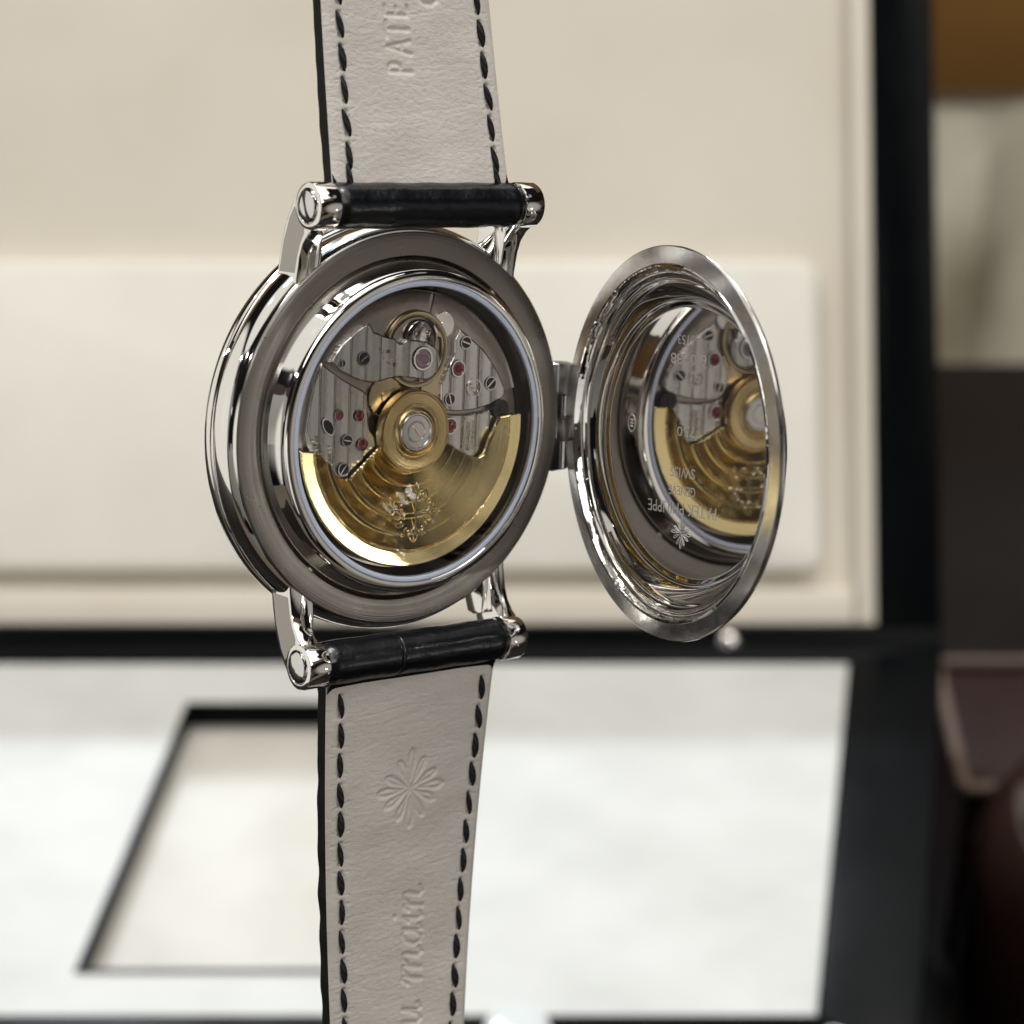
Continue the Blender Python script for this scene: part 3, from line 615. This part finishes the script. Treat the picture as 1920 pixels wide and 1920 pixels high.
    for k in range(41):
        x = -hwb+2*hwb*k/40; groove = 0.12*math.exp(-((x-(1.6 if sy < 0 else 30))/0.14)**2)
        rr = 2.05-groove-0.25*(1 if k in (0, 40) else 0); pr.append((rr, x))
    # extra rings close to the scale groove
    xs = sorted(set([round(v, 3) for v in list(np.linspace(-hwb, hwb, 41))+list(np.linspace(-3.0, -1.5, 21) if sy < 0 else [])]))
    pr = [(1.3, -hwb)]+[(2.06-(0.14*math.exp(-((x+2.2)/0.13)**2) if sy < 0 else 0)-(0.22 if abs(x) > hwb-.05 else 0)+0.03*math.sin(x*1.3+sy), x) for x in xs]+[(1.3, hwb)]
    lp.lathe(pr, 56, Mx)
    # tongue of the loop running into the strap
    z_, h_ = interp(S, y0 if sy > 0 else y1); ye = (y0 if sy > 0 else y1)
    lp.prism([(BY*sy, BZ+2.0), (ye*1.0, float(z_)+0.06), (ye+1.5*sy, float(z_)-.6), (ye+1.5*sy, float(z_)-1.5), (BY*sy, BZ-2.0)], -float(h_)+.15, float(h_)-.15, 0, axis='x')
    lp.build('bar_loop', M['black leather'], body)
    for pts, side in ((stitchL, -1), (stitchR, 1)):
        th = B(); pts = sorted(pts)
        for (x, y) in pts:
            z0, _ = interp(S, y); dz = 0.02
            path = []; sl_ = (-0.26 if sy > 0 else -0.17)+r.uniform(-.13, .13); ww = r.uniform(.78, 1.1); x += r.uniform(-.07, .07); y += r.uniform(-.09, .09)
            for q_ in range(9):
                f = -1+q_/4; path.append((x+sl_*f, y+f*1.3, float(interp(S, y+f*1.3)[0])+0.10-0.24*abs(f)**4))
            th.tube(path, [v*ww for v in (0.09, .17, .26, .31, .33, .31, .26, .17, .09)], 8)
        th.build('stitching', M['thread'], body)
    return body
top = [(22.3, 1.78, 10.0), (26.8, 0.85, 9.86), (31, 0.0, 9.71), (35, -.75, 9.6), (39, -1.46, 9.5), (46, -2.6, 9.2)]
low = [(-22.9, 2.30, 9.78), (-27, 2.15, 9.56), (-33, 1.85, 9.25), (-41.2, 1.55, 8.83), (-49, 1.72, 8.43), (-57.5, 1.98, 8.0), (-64, 2.3, 7.7)]
stk = []
d, wd = 0.13, 0.22
for ch, y0, k in (('P', 32.6, 0.62), ('A', 34.2, .72), ('T', 35.7, .85), ('E', 37.6, .72), ('K', 39.4, .8)):
    for s_ in place(ch, y0, -0.30, 2.5, k): stk.append((s_, d, wd))
for ch, y0 in (('G', 38.7), ('E', 40.9)):
    for s_ in place(ch, y0, 3.2, 2.1): stk.append((s_, d, wd))
sL = [(-7.95, 25.1+2.86*i) for i in range(7)]; sL = [(-7.98+0.012*(y-25), y) for _, y in sL]
sR = [(8.45-0.045*(y-25), y) for y in [24.9+2.86*i for i in range(7)]]
strap(top, stk, sL+[(-8.15, 23.2)], sR+[(8.5, 23.0)], 1)
stk = [(s_, 0.15, 0.24) for s_ in cross_at(0.45, -34.15, 3.75)]
for ch, y0, wd_ in (('m', -53.4, 1.5), ('a', -49.9, 1.1), ('i', -47.35, 1.0), ('n', -46.1, 1.35), ('u', -57.8, 1.2)):
    for s_ in place(ch, y0, 2.3, 2.25, wd_, 0.1): stk.append((s_, 0.15, 0.24))
sL = [(-8.15+0.052*(-24.9-y), y) for y in [-24.9-2.88*i for i in range(14)]]
sR = [(8.3-0.064*(-24.9-y), y) for y in [-25.2-2.88*i for i in range(14)]]
strap(low, stk, sL, sR, -1)

# ================================================================== THE PRESENTATION BOX
HY = 0.4354
box = empty('watch_box', (0, HY, 0)); tag(box, 'open black lacquered watch box with cream lined lid and white tray standing behind the watch', 'watch box')
def bq(b, pts, z0, z1): return b.prism([(x, y-HY) for x, y in pts], z0, z1, 0.0006)
# base: black body with an opening for the tray
bb = B()
X0, X1 = -0.155, 0.0975
bq(bb, [(X0-.02, .305), (0.0735, .305), (0.0968, .4335), (X0, .4335)], -0.088, -0.024)
bq(bb, [(0.0573, .3215), (0.0735, .305), (0.0968, .4335), (0.0755, .4280)], -0.0238, 0.0005)           # right rim
bq(bb, [(X0-.02, .305), (0.0735, .305), (0.0573, .3215), (X0-.02, .3215)], -0.0238, 0.0005)             # front rim
bq(bb, [(X0, .4280), (0.0755, .4280), (0.0968, .4335), (X0, .4335)], -0.0238, 0.0005)                  # rear rim
base = bb.build('box_base', M['lacquer'], box, 1)
# tray with rectangular well
tr_ = B()
outer = [(X0-.017, .3220), (0.0569, .3220), (0.0747, .4272), (X0+.001, .4272)]
wl = [(-0.0834, .3328), (-0.0255, .3328), (-0.0128, .4132), (-0.0707, .4132)]
def lerp(a, b, t): return (a[0]+(b[0]-a[0])*t, a[1]+(b[1]-a[1])*t)
ov_ = outer; top_ = [(x, y-HY, -0.0004) for x, y in ov_+wl]; bot_ = [(x, y-HY, -0.006) for x, y in ov_+wl]
fc = [(i, (i+1) % 4, 4+(i+1) % 4, 4+i) for i in range(4)]+[(i, (i+1) % 4, 8+(i+1) % 4, 8+i) for i in range(4)]+[(4+i, 4+(i+1) % 4, 12+(i+1) % 4, 12+i) for i in range(4)]
tr_.add(top_+bot_, fc); tr_.build('tray', M['tray'], base, 1)
wb = B(); V = []
def wall(b, p, q, t=0.0006, z0=-0.0062, z1=0.0002):
    d = Vector((q[0]-p[0], q[1]-p[1])).normalized(); n_ = Vector((-d.y, d.x))*t
    b.prism([(p[0], p[1]-HY), (q[0], q[1]-HY), (q[0]+n_.x, q[1]-HY+n_.y), (p[0]+n_.x, p[1]-HY+n_.y)], z0, z1)
for i in range(4): wall(wb, wl[i], wl[(i+1) % 4])
wb.build('well_frame', M['lacquer'], base, 1)
wf = B(); bq(wf, wl, -0.0070, -0.0060); wf.build('well_floor', M['wellcream'], base, 1)
# lid, leaning back
A = R_(39.5)
ML2 = Matrix(((1, 0, 0, 0), (0, math.sin(A), -math.cos(A), 0), (0, math.cos(A), math.sin(A), 0), (0, 0, 0, 1)))   # (x, along lid, towards viewer)
LH = 0.186
lb_ = B()
lb_.box((-0.16, -0.002, -0.020), (0.0968, LH+.012, -0.004), 0.001, ML2)
lb_.box((0.0823, 0.0028, -0.004), (0.0968, LH+.012, 0.0), 0.0008, ML2); lb_.box((-0.16, -0.0040, -0.004), (0.0968, 0.0028, 0.0), 0.0008, ML2)
lb_.box((-0.16, LH, -0.004), (0.0823, LH+.012, 0.0), 0.0008, ML2)
ld = lb_.build('box_lid', M['lacquer'], box, 1)
ll = B()  # cream roll round the inside and recessed panel
def roll(x0, y0, x1, y1, wdt=0.0048):
    ll.box((x0, y0, -0.0045), (x1, y1, 0.0010), 0.0016, ML2)
roll(0.0773, 0.0034, 0.0820, LH-.0005); roll(-0.156, 0.0034, 0.0771, 0.0115); roll(-0.156, LH-.006, 0.0771, LH-.0005)
ll.box((-0.156, 0.0030, -0.0042), (0.0821, LH-.001, -0.0030), 0, ML2)
ll.build('lid_lining', M['beige'], ld, 1)
pd = B()
def rrect(x0, y0, x1, y1, r, n=6):
    out = []
    for cx_, cy_, a0 in ((x1-r, y1-r, 0), (x0+r, y1-r, 90), (x0+r, y0+r, 180), (x1-r, y0+r, 270)):
        for i in range(n+1):
            a = R_(a0+90*i/n); out.append((cx_+r*math.cos(a), cy_+r*math.sin(a)))
    return out
pd.prism(rrect(-0.150, 0.0155, 0.0696, 0.0862, 0.004), -0.003, 0.0014, 0.0022, ML2); pd.build('lid_pad', M['ivory'], ld, 1)
st = B().ball((0.0487, -0.0006, 0.0012), 0.0024, (1, 1, .6), ML2, 10); st.build('lid_stud', M['steel'], ld, 1)
# clasp pieces at the front of the box
cl = B().lathe([(0.0001, 0.0042), (0.0048, 0.0042), (0.0060, 0.0036), (0.0066, 0.002), (0.0066, -0.002)], 48, T4(0.0010, 0.3145-HY, 0.0005)); cl.build('clasp_button', M['clearplastic'], base, 1)
c2 = B().lathe([(0.0016, 0.0), (0.0019, 0.0012), (0.0024, 0.0012), (0.0026, 0.0)], 32, T4(0.0595, 0.3145-HY, 0.0005)); c2.build('clasp_eyelet', M['steel'], base, 1)

# ================================================================== around the table
tb = B().box((-0.7, -0.1, -0.12), (0.9, 0.70, -0.0885), 0.003); t_ = tb.build('display_table', M['table'], None, 1)
tag(t_, 'dark polished table top under the open watch box', 'table')
lx = empty('leather_box', (0.165, .44, -0.0885)); tag(lx, 'low brown leather box with paler piped edges, right of the watch box', 'leather box')
q = B().box((-.0615, -.018, 0), (.07, .028, .0555), 0.004); q.build('box_body', M['brownleather'], lx, 1)
q = B()
for a, b_ in (((-.0618, -.018, .056), (.07, -.018, .056)), ((-.0618, .028, .056), (.07, .028, .056)), ((-.0618, -.018, .056), (-.0618, .028, .056)), ((.07, -.018, .056), (.07, .028, .056))): q.tube([a, b_], 0.0016, 10)
q.build('piping', M['piping'], lx, 1)
rl = B().lathe([(0.0001, 0.088), (0.018, 0.0875), (0.025, 0.084), (0.030, 0.077), (0.0325, 0.066), (0.0325, 0.004), (0.030, 0.0), (0.0001, 0.0)], 64); r_ = rl.build('leather_canister', M['gloss'], None, 1); r_.location = (0.131, .386, -0.0885)
tag(r_, 'round glossy dark brown canister standing in front of the leather box', 'canister')
fl = B().box((-2.5, -1.5, -0.80), (3, 3, -0.78)); f_ = fl.build('floor', M['floor'], None, 1); tag(f_, kind='structure')
# upholstered panel and wooden cabinet beyond the table
cv = []; cf = []; nx, nz = 160, 40
for i in range(nx+1):
    for j in range(nz+1):
        x = -1.2+3*i/nx; z = -0.78+(0.61)*j/nz
        cv.append((x, 1.122+0.010*math.sin(x*38)+0.006*math.sin(x*91+z*6), z))
for i in range(nx):
    for j in range(nz): k = i*(nz+1)+j; cf.append((k, k+nz+1, k+nz+2, k+1))
c_ = mk('curtain', cv, cf, M['curtain'], None, 1); so = c_.modifiers.new('thick', 'SOLIDIFY'); so.thickness = 0.004
tag(c_, 'mottled beige curtain hanging below the wooden cabinet, behind the table', 'curtain')
cb = B().box((-1.2, 1.10, -0.182), (1.8, 1.5, 0.5), 0.003); cb_ = cb.build('wooden_cabinet', M['wood'], None, 1)
tag(cb_, 'orange brown wooden cabinet in the far upper right, above the beige curtain', 'cabinet')
